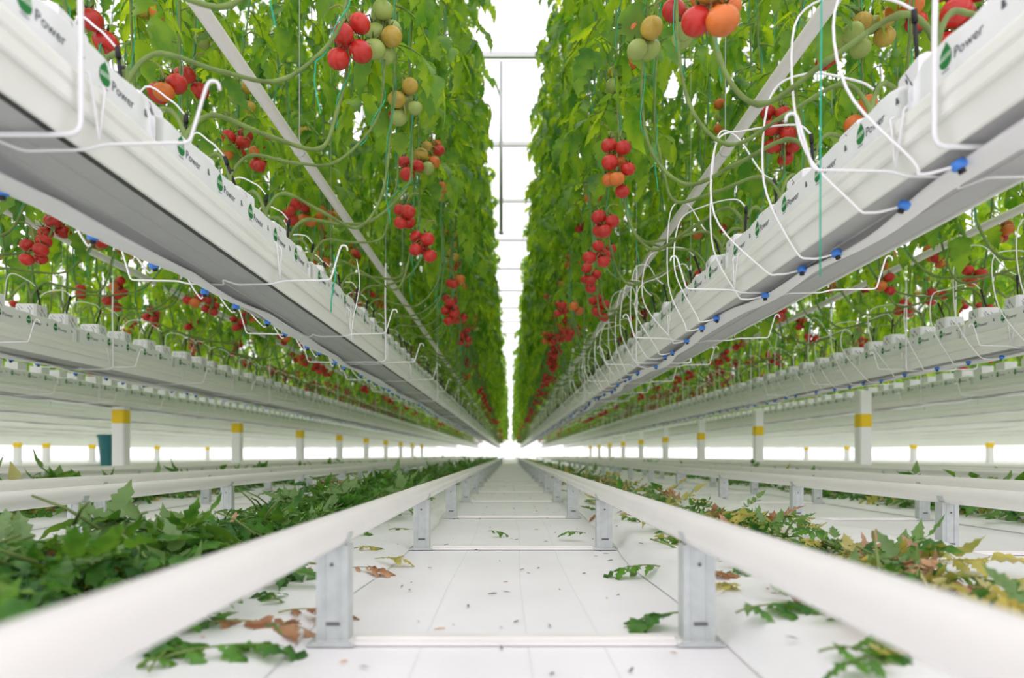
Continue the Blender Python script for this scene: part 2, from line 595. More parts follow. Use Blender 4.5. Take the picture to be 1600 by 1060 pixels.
def print_pieces(b, side, what, cy, zc=0.945):
    """flat print on one long face of the bag: logo, lettering and pictogram"""
    xf = side * 0.1056

    def place(pts, off):
        p = np.asarray(pts, float)
        return np.c_[np.full(len(p), xf + side * off), side * p[:, 0], p[:, 1]]

    def addtext(tm, ox, oz, mat, off):
        v, fs = tm
        V = place(v[:, :2] + np.array([ox, oz]), off)
        base = b.n
        b.v.append(V); b.n += len(V)
        for f in fs:
            b.f.append((np.array(f)[None] + base, mat, False))
    if 'logo' in what:
        a = np.linspace(0, 2 * PI, 25)[:-1]
        shp = np.c_[0.0145 * np.sin(a) * (1 - 0.22 * np.cos(a)), 0.0185 * np.cos(a)]
        b.add(place(shp + [cy, zc], 0.0004), np.arange(24), 1)
        tip = np.array([[-0.006, 0.0155], [-0.001, 0.0195], [0.0015, 0.025], [0.003, 0.0195], [0.008, 0.0165], [0, 0.0135]])
        b.add(place(tip + [cy, zc], 0.0005), np.arange(6), 1)
        band = np.array([[-0.0135, -0.005], [0.0135, -0.003], [0.0135, 0.005], [-0.0135, 0.003]])
        b.add(place(band + [cy, zc], 0.0008), np.arange(4), 2)
        v, fs = TXT_F
        k_ = 0.0236 / v[:, 0].max()
        addtext((v * k_ * np.array([1, 1.25, 1]), fs), cy - 0.0118, zc - 0.0022, 1, 0.0011)
        b.add(place(np.array([[-0.009, -0.0235], [0.009, -0.0235], [0.009, -0.022], [-0.009, -0.022]]) + [cy, zc], 0.0004), np.arange(4), 0)
    if 'lettering' in what:
        addtext(TXT_P, cy + 0.0195, zc - 0.0145, 0, 0.0005)
    if 'pictogram' in what:
        ic = np.array([[0, 0], [0.010, 0], [0.010, 0.0035], [0, 0.0035]])
        for j in range(3):
            b.add(place(ic * [1 - 0.2 * j, 1] + [cy + 0.122, zc - 0.006 + j * 0.0045], 0.0004), np.arange(4), 0)


PMATS = [M['ink'], M['ink_green'], M['ink_pale']]


def print_mesh():
    b = MB()
    for side in (1, -1):
        for k in range(5):
            print_pieces(b, side, ('logo', 'lettering', 'pictogram'), -0.40 + 0.185 * k)
    return b.mesh('print', PMATS)


PIECE = {}
for side_ in (1, -1):
    for w_ in ('logo', 'lettering', 'pictogram'):
        b = MB(); print_pieces(b, side_, (w_,), 0.0); PIECE[(side_, w_)] = b.mesh(w_, PMATS)


def bag_mesh(seed):
    rs = np.random.RandomState(seed)
    b = MB()
    L = 0.985
    ny = 34
    ys = np.linspace(-L / 2, L / 2, ny)
    # rounded section
    pf = []
    for (cx, cz, a0) in ((0.0945, 0.968, 0), (-0.0945, 0.968, 90), (-0.094, 0.881, 180), (0.094, 0.881, 270)):
        rr = 0.0105 if cz > 0.9 else 0.011
        for a in (0, 30, 60, 90):
            t = math.radians(a0 + a)
            pf.append((cx + rr * math.cos(t), cz + rr * math.sin(t)))
    # widen where the side faces need verts
    pf = np.array(pf)
    k = len(pf)
    ph = rs.uniform(0, 6, 6)
    rings = []
    for i, y in enumerate(ys):
        e = min(1.0, (L / 2 - abs(y)) / 0.035)
        e = math.sqrt(max(0.05, e))
        p = pf.copy()
        p[:, 1] = 0.870 + (p[:, 1] - 0.870) * (0.78 + 0.22 * e)
        p[:, 0] *= 0.96 + 0.04 * e
        top = (p[:, 1] > 0.93)
        p[top, 1] += 0.0025 * np.sin(y * 31 + ph[0] + 20 * p[top, 0]) + 0.002 * np.sin(y * 67 + ph[1])
        rings.append(np.c_[p[:, 0], np.full(k, y), p[:, 1]])
    v = np.concatenate(rings)
    i = np.arange(ny - 1)[:, None] * k; j = np.arange(k)[None]
    q = np.stack([i + j, i + k + j, i + k + (j + 1) % k, i + (j + 1) % k], -1).reshape(-1, 4)
    b.add(v, q, 0, True)
    b.f.append((np.arange(k)[::-1][None] * 1, 0, False))
    b.f.append((np.arange(k)[None] + (ny - 1) * k, 0, False))
    # welded end flaps
    for s in (-1, 1):
        b.box((0, s * (L / 2 + 0.004), 0.905), (0.19, 0.010, 0.05))
    return b.mesh('film', M['bag'])


bag_ms = [bag_mesh(s) for s in range(3)]
pr_m = print_mesh()
bag_far = MB()
for r in rows_all:
    x = rowx(r)
    nn = 0
    for k in range(51):
        y = -0.35 + 1.0 * k + (0.13 if r < 0 else 0.02) + 0.21 * (abs(r) - 1)
        if y > ROW_END - 0.5:
            break
        if abs(r) > 1 and y < 0.72 * (abs(x) - 1.2):
            continue
        if abs(r) <= 2 or (abs(r) == 3 and y < 46):
            t = empty('grow_bag', (x, y, 0))
            link('film', bag_ms[(k * 7 + r) % 3], t)
            if abs(r) == 1 and y < 4.2:
                sd = 1 if r < 0 else -1
                for q in range(5):
                    for w_ in ('logo', 'lettering', 'pictogram'):
                        link(w_, PIECE[(sd, w_)], t, (0, sd * (-0.40 + 0.185 * q), 0))
            else:
                link('print', pr_m, t)['kind'] = 'stuff'
            tag(t, f'white printed grow bag in the {rowname(r)}, {nth(nn)} from the camera', 'grow bag', 'printed grow bags in the gutters')
            nn += 1
        else:
            bag_far.box((x, y, 0.922), (0.208, 0.985, 0.104))
tag(bag_far.build('grow_bags_far', M['bag']), 'white grow bags in the far rows', 'grow bags', kind='stuff')


def cube_mesh():
    b = MB()
    for (w, z0, z1) in ((0.1, 0.972, 1.046),):
        h = w / 2
        c = 0.009
        o = [(-h + c, -h), (h - c, -h), (h, -h + c), (h, h - c), (h - c, h), (-h + c, h), (-h, h - c), (-h, -h + c)]
        p = np.array(o); k = 8
        v = np.concatenate([np.c_[p * 1.03, np.full(k, z0)], np.c_[p, np.full(k, z1 - 0.006)], np.c_[p * 0.94, np.full(k, z1)]])
        i = np.arange(k)
        b.add(v, [np.stack([i, (i + 1) % k, (i + 1) % k + k, i + k], -1), np.stack([i, (i + 1) % k, (i + 1) % k + k, i + k], -1) + k,
                  np.arange(k)[::-1], np.arange(k) + 2 * k], 0, False)
    return b.mesh('wrap', M['wrap'])


def cubeprint_mesh():
    b = MB()
    rs = np.random.RandomState(3)
    for f in range(4):
        ang = f * PI / 2
        c, s = math.cos(ang), math.sin(ang)
        for k in range(11):
            u = -0.034 + 0.068 * rs.rand(); z = 0.984 + 0.048 * rs.rand()
            L = 0.005 + 0.010 * rs.rand(); tl = 0.9
            q = []
            for (a, d) in ((-L, -0.0011), (L, -0.0011), (L, 0.0011), (-L, 0.0011)):
                uu = u + a * math.cos(tl) - d * math.sin(tl)
                zz = z + a * math.sin(tl) + d * math.cos(tl)
                uu = max(-0.039, min(0.039, uu)); zz = max(0.976, min(1.038, zz))
                xx = -(0.05 * (1.03 - 0.03 * (zz - 0.972) / 0.068)) - 0.0006
                q.append((c * xx - s * uu, s * xx + c * uu, zz))
            b.add(q, np.arange(4))
    return b.mesh('print', M['ink'])


cb_m, cp_m = cube_mesh(), cubeprint_mesh()
CUBE_Y0 = {-1: 1.14, 1: 1.02, -2: 1.05, 2: 1.12}
CUBE_MAX = {1: 21.0, 2: 17.0}
CUBES = []
cube_far = MB()
for r in rows_all[:10]:
    x = rowx(r); s = 1 if r > 0 else -1
    nn = 0
    y = CUBE_Y0.get(r, 1.1)
    for k in range(200):
        yy = y + 0.25 * k
        if yy > ROW_END - 0.5:
            break
        if abs(r) > 1 and yy < 0.72 * (abs(x) - 0.9):
            continue
        jx, jy, ja = R.uniform(-.012, .012), R.uniform(-.015, .015), R.uniform(-.15, .15)
        if abs(r) <= 2 and yy < CUBE_MAX[abs(r)]:
            t = empty('rockwool_block', (x + jx, yy + jy, 0), ja + (0 if s > 0 else PI))
            link('wrap', cb_m, t)
            link('print', cp_m, t)['kind'] = 'stuff'
            tag(t, f'white wrapped rooting block on the bags of the {rowname(r)}, {nth(nn)} from camera', 'rooting block', 'wrapped rooting blocks')
            nn += 1
            if abs(r) <= 2:
                CUBES.append((r, x + jx, yy + jy, nn - 1))
        else:
            cube_far.box((x + jx, yy + jy, 1.008), (0.1, 0.1, 0.076))
tag(cube_far.build('rockwool_blocks_far', M['wrap']), 'white rooting blocks on the far grow bags', 'rooting blocks', kind='stuff')

# ------------------------------------------------------------------ drip lines (blue nipple, white tube, black stake)
nip = MB()
nip.lathe([(0.0, 0.008), (0.010, 0.008), (0.0115, 0.006), (0.0115, -0.004), (0.009, -0.007), (0.0, -0.007)], 12)
nip.lathe([(0.006, -0.006), (0.006, -0.014), (0.0, -0.014)], 10, mat=1)
nip_m = nip.mesh('nipple', [M['blue'], M['black']])
stk = MB()
stk.tube([(0, 0, -0.03), (0, 0, 0.03), (0, 0, 0.075)], [0.003, 0.0042, 0.0042], 7)
stk.tube([(0, 0, 0.068), (0, 0, 0.09)], [0.006, 0.0052], 8)
stk.box((0.006, 0, 0.05), (0.01, 0.003, 0.006))
stk_m = stk.mesh('stake', M['black'])
drip_far = MB()
for (r, x, y, k) in CUBES:
    s = 1 if r > 0 else -1
    ny_ = y + R.uniform(-0.06, 0.06)
    hx, hz = hose_path(r, np.array([ny_]))
    hx, hz = float(hx[0]), float(hz[0])
    nx = hx + (s * 0.027 if r < 0 else -s * 0.030)
    nz = hz - 0.004
    lean = R.uniform(-.25, .25), R.uniform(-.3, .3)
    sx, sy, sz = x - s * R.uniform(-.02, .035), y + R.uniform(-.03, .03), 1.058
    top = Vector((sx, sy, sz)) + Vector((math.sin(lean[1]) * 0.09, -math.sin(lean[0]) * 0.09, 0.085))
    if r < 0:
        pts = [(nx, ny_, nz), (nx + s * 0.02, ny_ + .01, nz - 0.012), (x + s * 0.165, ny_ + .02, 0.86), (x + s * 0.16, ny_ + .03, 1.02), (x + s * 0.10, y - 0.02, 1.17 + R.uniform(-.02, .03)), (top.x + s * .03, top.y - .02, top.z + .03), tuple(top)]
    else:
        hgt = R.uniform(1.15, 1.34); out = R.uniform(0.165, 0.25); fw = R.uniform(0.0, 0.16)
        pts = [(nx, ny_, nz), (nx - s * 0.05, ny_ + .02, nz - 0.006), (x - s * 0.135, ny_ + .05, 0.80), (x - s * out * .95, ny_ + .08 + fw * .5, 0.98), (x - s * out * .8, ny_ + .1 + fw, hgt - .03), (x - s * out * .45, y + .1 + fw * .6, hgt), (top.x - s * .03, top.y + .03, top.z + .04), tuple(top)]
    near = y < (7.0 if abs(r) == 1 else 5.5)
    if near:
        t = empty('drip_line', (sx, sy, 0))
        bt = MB(); bt.tube(cat(pts, 6) - np.array([sx, sy, 0]), 0.0027 if r > 0 else 0.0024, 6)
        bt.build('tube', M['hose'], t)
        link('stake', stk_m, t, (0, 0, sz - 0.0), (lean[0], lean[1], 0))
        link('nipple', nip_m, t, (nx - sx, ny_ - sy, nz), (0, R.uniform(-.5, .5), R.uniform(0, 3)))
        tag(t, f'white drip tube with black stake in the {rowname(r)}, {nth(k)} from the camera', 'drip line', 'drip lines with black stakes')
    else:
        drip_far.tube(cat(pts, 3), 0.003, 4, 0, False)
        drip_far.tube([(sx, sy, sz - .02), tuple(top)], 0.005, 4, 1)
        drip_far.box((nx, ny_, nz), (0.022, 0.022, 0.016), 2)
tag(drip_far.build('drip_lines_far', [M['hose'], M['black'], M['blue']]), 'small distant drip tubes and stakes', 'drip lines', kind='stuff')

# ------------------------------------------------------------------ leaves
def leaflet(L, W, fold, droop, hi):
    if hi:
        t = np.array([0, .10, .22, .34, .47, .58, .70, .82, 1.0])
        w = np.array([.06, .70, 1.0, .64, .95, .52, .68, .30, 0]) * W / 2
    else:
        t = np.array([0, .22, .55, 1.0])
        w = np.array([.05, 1.0, .75, 0]) * W / 2
    n = len(t)
    mid = np.c_[t * L, np.zeros(n), -droop * L * t ** 2]
    lf = np.c_[t * L - 0.10 * w, w, fold * w - droop * L * t ** 2 - 0.8 * w * w / W]
    rt = lf * [1, -1, 1]
    v = np.concatenate([mid, lf[:-1], rt[:-1]])
    f3, f4 = [], []
    m = n
    for i in range(n - 2):
        f4.append([i, i + 1, m + i + 1, m + i])
        f4.append([i + 1, i, m + n - 1 + i, m + n - 1 + i + 1])
    f3.append([n - 2, n - 1, m + n - 2])
    f3.append([n - 1, n - 2, m + n - 1 + n - 2])
    return v, np.array(f4), np.array(f3)


def frame(d, up=(0, 0, 1)):
    d = np.array(d, float); d /= np.linalg.norm(d)
    y = np.cross(np.array(up, float), d)
    if np.linalg.norm(y) < 1e-3:
        y = np.array([0, 1.0, 0])
    y /= np.linalg.norm(y)
    z = np.cross(d, y)
    return np.stack([d, y, z], 1)


def compound(seed, hi=True, flat=False, mats=None):
    rs = np.random.RandomState(seed)
    b = MB()
    n = 9
    L = 0.30
    a0, a1 = (0.45, -1.15) if not flat else (0.15, -0.2)
    a1 += rs.uniform(-.25, .2)
    p = [np.zeros(3)]; tang = []
    for i in range(n):
        a = a0 + (a1 - a0) * (i / (n - 1)) ** 0.8
        d = np.array([math.cos(a), 0.12 * math.sin(i * 0.9 + seed), math.sin(a)])
        d /= np.linalg.norm(d)
        tang.append(d)
        p.append(p[-1] + d * L / n)
    p = np.array(p)
    if hi:
        b.tube(p, np.linspace(0.0042, 0.0015, n + 1), 4, 1)
    spec = [(.30, .085), (.52, .125), (.76, .125), (1.0, .155)] if not hi else [(.26, .075), (.40, .04), (.52, .115), (.64, .045), (.76, .12), (.88, .04), (1.0, .145)]
    for (s, size) in spec:
        i = min(n - 1, int(s * n)); base = p[min(n, int(round(s * n)))]
        td = tang[i]
        sides = (0,) if s == 1.0 else (-1, 1)
        for sd in sides:
            sz = size * rs.uniform(.82, 1.2)
            if sd == 0:
                d = td + np.array([0, rs.uniform(-.2, .2), -.15 if not flat else 0])
            else:
                lat = np.cross([0, 0, 1], td); lat /= np.linalg.norm(lat) + 1e-9
                d = lat * sd * rs.uniform(.8, 1.0) + td * rs.uniform(.35, .7) + np.array([0, 0, rs.uniform(-.75, -.1) if not flat else rs.uniform(-.3, .12)])
            v, f4, f3 = leaflet(sz, sz * rs.uniform(.52, .68), rs.uniform(.15, .6) if not flat else rs.uniform(-.4, .8), rs.uniform(.15, .55) if not flat else rs.uniform(-.12, .7), hi)
            if flat and hi:
                v = v + np.c_[np.zeros((len(v), 2)), sz * .06 * np.sin(v[:, 0] * 140 + rs.uniform(0, 6)) * np.cos(v[:, 1] * 170 + rs.uniform(0, 6))]
            fr = frame(d, (rs.uniform(-.25, .25), rs.uniform(-.25, .25), 1))
            b.add(v @ fr.T + base, [f4, f3], 0, True)
    return b


LEAF_HI = [compound(s, True).mesh('leaf', [M['leaf'], M['stem']]) for s in range(6)]
CUT_G = [compound(20 + s, True, True).mesh('cut_leaf', [M['cut'], M['stem']]) for s in range(4)]
CUT_Y = [compound(30 + s, True, True).mesh('cut_leaf', [M['yleaf'], M['stalk']]) for s in range(2)]
CUT_B = [compound(40 + s, True, True).mesh('cut_leaf', [M['bleaf'], M['stalk']]) for s in range(2)]


def template(b):
    v = np.concatenate(b.v)
    tris, quads = [], []
    for a, m, sm in b.f:
        (tris if a.shape[1] == 3 else quads).append(a)
    return v, np.concatenate(quads), np.concatenate(tris)


LO = [template(compound(60 + s, False)) for s in range(4)]
LOF = [template(compound(70 + s, False, True)) for s in range(3)]
HIF = [template(compound(80 + s, True, True)) for s in range(4)]


def rot_batch(az, pit, roll):
    ca, sa, cp, sp, cr, sr = np.cos(az), np.sin(az), np.cos(pit), np.sin(pit), np.cos(roll), np.sin(roll)
    z = np.zeros_like(az); o = np.ones_like(az)
    Rz = np.stack([np.stack([ca, -sa, z], -1), np.stack([sa, ca, z], -1), np.stack([z, z, o], -1)], 1)
    Ry = np.stack([np.stack([cp, z, sp], -1), np.stack([z, o, z], -1), np.stack([-sp, z, cp], -1)], 1)
    Rx = np.stack([np.stack([o, z, z], -1), np.stack([z, cr, -sr], -1), np.stack([z, sr, cr], -1)], 1)
    return Rz @ Ry @ Rx


def scatter(b, tmpl, pos, az, pit, roll, scl, mat=0):
    pos = np.asarray(pos, float)
    which = NR.randint(0, len(tmpl), len(pos))
    Rm = rot_batch(az, pit, roll) * scl[:, None, None]
    for w in range(len(tmpl)):
        idx = np.where(which == w)[0]
        if len(idx) == 0:
            continue
        v, q, t = tmpl[w]
        V = np.einsum('nij,kj->nki', Rm[idx], v) + pos[idx][:, None]
        off = (np.arange(len(idx)) * len(v))[:, None, None]
        b.add(V.reshape(-1, 3), [(q[None] + off).reshape(-1, 4), (t[None] + off).reshape(-1, 3)], mat, True)


# ------------------------------------------------------------------ tomatoes
def tomato_mesh(key):
    b = MB()
    r = 0.033
    prof = []
    for i in range(13):
        a = PI / 2 - PI * i / 12
        rr = r * math.cos(a); z = r * 0.86 * math.sin(a)
        if i == 0:
            z -= 0.007; rr = 0.0004
        if i == 1:
            z -= 0.002
        if i == 12:
            rr = 0.0004
        prof.append((rr, z))
    b.lathe(prof[::-1], 18)
    for k in range(5):                                  # calyx
        a = k * 2 * PI / 5
        d = np.array([math.cos(a), math.sin(a), 0]); q = np.array([-d[1], d[0], 0])
        v = [q * .004 + [0, 0, .0235], -q * .004 + [0, 0, .0235], d * .014 - q * .003 + [0, 0, .030], d * .014 + q * .003 + [0, 0, .030], d * .027 + [0, 0, .036]]
        b.add(v, [np.array([0, 1, 2, 3]), np.array([3, 2, 4])], 1)
    b.tube([(0, 0, .022), (0, 0, .036), (.004, 0, .048)], .0022, 5, 1)
    return b.mesh('tomato', [M[key], M['calyx']])


TK = ['red', 'orange', 'amber', 'green']
TOM = {k: tomato_mesh(k) for k in TK}


def ico(level):
    b = MB()
    prof = [(0.0004, -.028), (.022, -.02), (.033, 0), (.022, .02), (.0004, .026)] if level else [(.0004, -.028), (.032, 0), (.0004, .027)]
    b.lathe(prof, 8 if level else 5)
    return np.concatenate(b.v), np.concatenate([a for a, _, _ in b.f])


ICO = [ico(0), ico(1)]


def truss_layout(n, rs):
    """stalk path and fruit centres, from the attachment point, leaning along +x"""
    L = 0.05 + 0.026 * n
    stalk = [(0, 0, 0), (.03, 0, .006), (.055, 0, -.012)]
    for i in range(4):
        stalk.append((.065 + .006 * i, rs.uniform(-.01, .01), -.03 - (L - .05) * (i + 1) / 4))
    fr = []
    for i in range(n):
        z = -.035 - (L - .06) * (i + .5) / n
        a = i * 2.4 + rs.uniform(-.3, .3)
        d = .034 + rs.uniform(-.004, .006)
        fr.append((.068 + d * math.cos(a), d * math.sin(a), z - .012))
    return stalk, fr


TRUSS_PRE = {}


def add_truss(parent, base, pos, az, n, cols, seed, scale=1.0, joined=False):
    """pos: world attachment point; base: world position of the plant's Empty"""
    rs = random.Random(seed)
    stalk, fr = truss_layout(n, rs)
    b = MB()
    b.tube(cat(stalk, 3), 0.0028, 5)
    for f in fr:
        zz = f[2] + .045
        b.tube([(.068, 0, zz + .008), (f[0] * .6 + .027, f[1] * .6, zz + .006), (f[0], f[1], f[2] + .03)], 0.0016, 4)
    o = b.build('truss', M['stalk'], parent)
    o.location = Vector(pos) - Vector(base)
    o.rotation_euler = (0, 0, az)
    o.scale = (scale,) * 3
    for i, f in enumerate(fr):
        key = cols[i % len(cols)]
        key = {'r': 'red', 'o': 'orange', 'y': 'amber', 'g': 'green'}[key]
        dx, dy = f[0] - .068, f[1]
        link('tomato', TOM[key], o, f, (rs.uniform(-.3, .3) + dy * 6, rs.uniform(-.3, .3) - dx * 0 + dx * 6, rs.uniform(0, 6)), rs.uniform(.88, 1.08))
    return o


# ------------------------------------------------------------------ tomato plants
def vine_path(x, y, s, side, rs, top=4.6):
    """x,y: block; s: sign of the row; side=-1 inner (towards the aisle), +1 outer. returns world points"""
    o = side * s
    dy = rs.uniform(.18, .42)
    sag = rs.uniform(-.04, .16)
    pl = rs.uniform(.30, .40)
    if side > 0:
        dy *= .7
    pts = [(x, y, 1.04), (x + .005 * o, y, 1.10), (x + .05 * o, y + dy * .12, 1.165), (x + .15 * o, y + dy * .42, 1.14 + sag * .4), (x + .25 * o, y + dy * .78, 1.13 + sag),
           (x + (pl - .03) * o, y + dy * .97, 1.27 + sag), (x + pl * o, y + dy, 1.50)]
    z = 1.85
    while z < top:
        pts.append((x + (pl + rs.uniform(-.02, .02)) * o, y + dy + rs.uniform(-.05, .05) + (z - 1.5) * .03, z))
        z += .42
    return pts


def at_z(path, z):
    i = int(np.argmin(np.abs(path[:, 2] - z) + np.where(np.arange(len(path)) < 20, 5, 0)))
    return path[i]


HERO = [  # pixel centre x, y, depth side (-1 inner plane, 1 outer plane), row, colours
    (545, 66, -1, -1, 'rrrrr'), (600, 52, -1, -1, 'ggggygg'), (612, 188, -1, -1, 'rr'), (632, 160, -1, -1, 'ygygg'), (642, 266, -1, -1, 'rrrr'),
    (668, 258, -1, -1, 'yogg'), (634, 340, -1, -1, 'rrrr'), (660, 386, -1, -1, 'rrrrr'), (708, 418, -1, -1, 'rrr'), (719, 494, -1, -1, 'rrrr'), (704, 472, -1, -1, 'rrr'),
    (685, 300, -1, -1, 'goyg'), (730, 535, -1, -1, 'rror'), (676, 235, -1, -1, 'oyro'),
    (242, 28, 1, -1, 'yoy'), (142, 50, 1, -1, 'rr'), (298, 126, 1, -1, 'rrr'), (258, 142, 1, -1, 'rro'), (376, 154, 1, -1, 'yggy'), (372, 226, 1, -1, 'rrrro'), (410, 246, 1, -1, 'rrorrr'), (448, 330, 1, -1, 'rrrr'),
    (490, 330, 1, -1, 'rorr'), (335, 68, 1, -1, 'ggg'), (515, 375, 1, -1, 'rrrrr'), (560, 402, 1, -1, 'orro'), (575, 455, 1, -1, 'oror'),
    (965, 262, -1, 1, 'rrorroor'), (928, 302, -1, 1, 'ooro'), (1014, 62, -1, 1, 'oygg'), (1070, 42, -1, 1, 'rrgg'), (1112, 12, -1, 1, 'oyoro'), (970, 118, -1, 1, 'oygyg'), (941, 208, -1, 1, 'ggg'),
    (910, 357, -1, 1, 'rrr'), (946, 354, -1, 1, 'rrrr'), (895, 410, -1, 1, 'orooy'), (934, 400, -1, 1, 'rrrr'), (872, 500, -1, 1, 'rrro'), (898, 484, -1, 1, 'oo'), (878, 448, -1, 1, 'oygg'),
    (1328, 58, 1, 1, 'yggg'), (1300, 92, 1, 1, 'rr'), (1225, 236, 1, 1, 'rrr'), (1420, 20, 1, 1, 'oor'), (1062, 412, 1, 1, 'rrrr'), (1125, 352, 1, 1, 'rorr'), (1100, 362, 1, 1, 'ggo'), (1010, 470, 1, 1, 'rro'),
]

PL_MAX = {1: 7.6, 2: 6.6}
plants = []
for (r, x, y, k) in CUBES:
    if y > PL_MAX[abs(r)]:
        continue
    s = 1 if r > 0 else -1
    rs = random.Random(int(1000 + r * 333 + k * 17))
    t = empty('tomato_plant', (x, y, 1.04))
    tag(t, f'tomato vine growing in the {rowname(r)}, {nth(k)} from the camera', 'tomato plant', 'tomato vines in the rows')
    base = np.array([x, y, 1.04])
    b = MB(); paths = []
    for side in (-1, 1):
        pth = cat(vine_path(x, y, s, side, rs), 6)
        rad = np.interp(pth[:, 2], [1.0, 1.5, 4.6], [0.0058, 0.0046, 0.0034]) * rs.uniform(.85, 1.15)
        rad = rad * (1 + 0.25 * (np.arange(len(pth)) % 6 == 0))
        b.tube(pth - base, rad, 7)
        paths.append(pth)
    b.build('stem', M['stem'], t)
    for si, side in enumerate((-1, 1)):
        pth = paths[si]
        up = pth[pth[:, 2] > 1.22]
        tw = [(p[0] + .010 * math.cos(i * .9), p[1] + .010 * math.sin(i * .9), p[2]) for i, p in enumerate(up[2:])]
        bt = MB(); bt.tube(np.array(tw) - base, 0.0017, 4, 0, False)
        if rs.random() < .55:
            bt.tube(np.array([tw[0], (tw[0][0], tw[0][1] - .01, tw[0][2] - .06), (tw[0][0] + .012, tw[0][1], tw[0][2] - .13)]) - base, 0.0015, 4, 0, False)
        bt.build('twine', M['twine'], t)
        # leaves
        z = 1.62 + rs.uniform(0, .2) if side < 0 else 1.50 + rs.uniform(0, .25)
        if abs(r) == 2:
            z = 1.45 + rs.uniform(0, .2)
        zmax = min(4.55, H + 0.80 * y + 0.75)
        az = rs.uniform(0, 6.28)
        step = (.125 if side < 0 else .13) if abs(r) == 1 else .14
        while z < zmax:
            p = at_z(pth, z)
            az += 2.4 + rs.uniform(-.5, .5)
            link('leaf', LEAF_HI[rs.randrange(6)], t, (p[0] - base[0], p[1] - base[1], z - base[2]), (rs.uniform(-.3, .3), rs.uniform(-.15, .45), az), rs.uniform(.72, 1.05))
            z += step * rs.uniform(.7, 1.3)
    plants.append((r, t, base, paths, rs))

row1 = {(-1): [p for p in plants if p[0] == -1], 1: [p for p in plants if p[0] == 1]}
used = {}
for hi, (u, v, side, r, cols) in enumerate(HERO):
    s = 1 if r > 0 else -1
    X = s * ((0.8 + side * 0.36) + (-.03 if hi % 2 else .04)) - CX
    Y = F * X / (u - 797.0)
    Z = H + (711.0 - v) * Y / F
    n = len(cols)
    L = 0.05 + 0.026 * n
    best = min(row1[r], key=lambda p: abs(p[3][0 if side < 0 else 1][-1][1] - Y))
    az = R.uniform(0, 6.28)
    pos = (X + CX - .068 * math.cos(az), Y - .068 * math.sin(az), Z + L / 2 + .02)
    add_truss(best[1], best[2], pos, az, n, cols, 500 + hi, 1.0)
for (r, t, base, paths, rs) in plants:
    if abs(r) == 1:
        for si in (0, 1):
            if base[1] > 3.4 or (si == 1 and rs.random() < .45):
                for z, cols in ((rs.uniform(1.28, 1.5), 'rrrrrr'), (rs.uniform(1.5, 1.8), rs.choice(['orroo', 'oyoo', 'rrrr'])), (rs.uniform(1.8, 2.2), rs.choice(['yygg', 'oyggy', 'ggggg', 'ogyy']))):
                    if rs.random() < (.34 if si == 0 else .36):
                        p = at_z(paths[si], z)
                        add_truss(t, base, tuple(p), rs.uniform(0, 6.28), rs.choice([3, 4, 5, 6]), cols, rs.randrange(10 ** 6))
    else:
        for si in (0, 1):
            for z, cols in ((rs.uniform(1.3, 1.55), rs.choice(['rrrrr', 'rrorr'])), (rs.uniform(1.6, 1.9), rs.choice(['rrrr', 'oyor', 'yggg']))):
                if rs.random() < .55:
                    p = at_z(paths[si], z)
                    add_truss(t, base, tuple(p), rs.uniform(0, 6.28), rs.choice([2, 3, 4, 5]), cols, rs.randrange(10 ** 6))


# plants a little further off: three variants, each stem + foliage + fruit trusses, copied
def fruit_cluster(b, p, n, cols, rs, lvl):
    v, q = ICO[lvl]
    _, fr = truss_layout(n, rs)
    az = rs.uniform(0, 6.28)
    ca, sa = math.cos(az), math.sin(az)
    for i, f in enumerate(fr):
        c = np.array([p[0] + f[0] * ca - f[1] * sa, p[1] + f[0] * sa + f[1] * ca, p[2] + f[2]])
        b.add(v + c, q, 'royg'.index(cols[i % len(cols)]), True)


TMATS = [M['red'], M['orange'], M['amber'], M['green']]


def far_plant(seed, full=True):
    rs = random.Random(seed)
    st, fo_, ft, tw = MB(), MB(), MB(), MB()
    base = np.array([0, 0, 1.04])
    for side in (-1, 1):
        pth = cat(vine_path(0, 0, 1, side, rs), 2) - base
        st.tube(pth, 0.006, 4, 0, False)
        up = pth[pth[:, 2] > .2]
        tw.tube(up + np.array([.012, 0, 0]), .0018, 3, 0, False)
        z0 = (1.60 if side < 0 else 1.50) if full else 1.45
        n = (24 if side < 0 else 20) if full else 12
        zz = np.sort(NR.uniform(z0, 4.55, n))
        pos = np.array([at_z2(pth, z - 1.04) for z in zz])
        scatter(fo_, LO, pos, NR.uniform(0, 6.28, n), NR.uniform(-.15, .45, n), NR.uniform(-.3, .3, n), NR.uniform(.75, 1.1, n))
        for z, cols in ((rs.uniform(1.25, 1.6), rs.choice(['rrrrrr', 'rorro'])), (rs.uniform(1.5, 1.9), rs.choice(['oroo', 'orroo', 'yoyo'])), (rs.uniform(1.8, 2.3), rs.choice(['yygg', 'oyggy', 'ggggg']))):
            if rs.random() < .25:
                fruit_cluster(ft, at_z2(pth, z - 1.04), rs.choice([3, 4, 5]), cols, rs, 1)
    if not ft.v:
        fruit_cluster(ft, at_z2(pth, .4), 4, 'rrrr', rs, 1)
    fm_ = fo_.mesh('foliage', M['leaf'])
    return st.mesh('stem', M['stem']), fm_, ft.mesh('fruit_trusses', TMATS), tw.mesh('twine', M['twine'])


def at_z2(path, z):
    return path[int(np.argmin(np.abs(path[:, 2] - z)))]


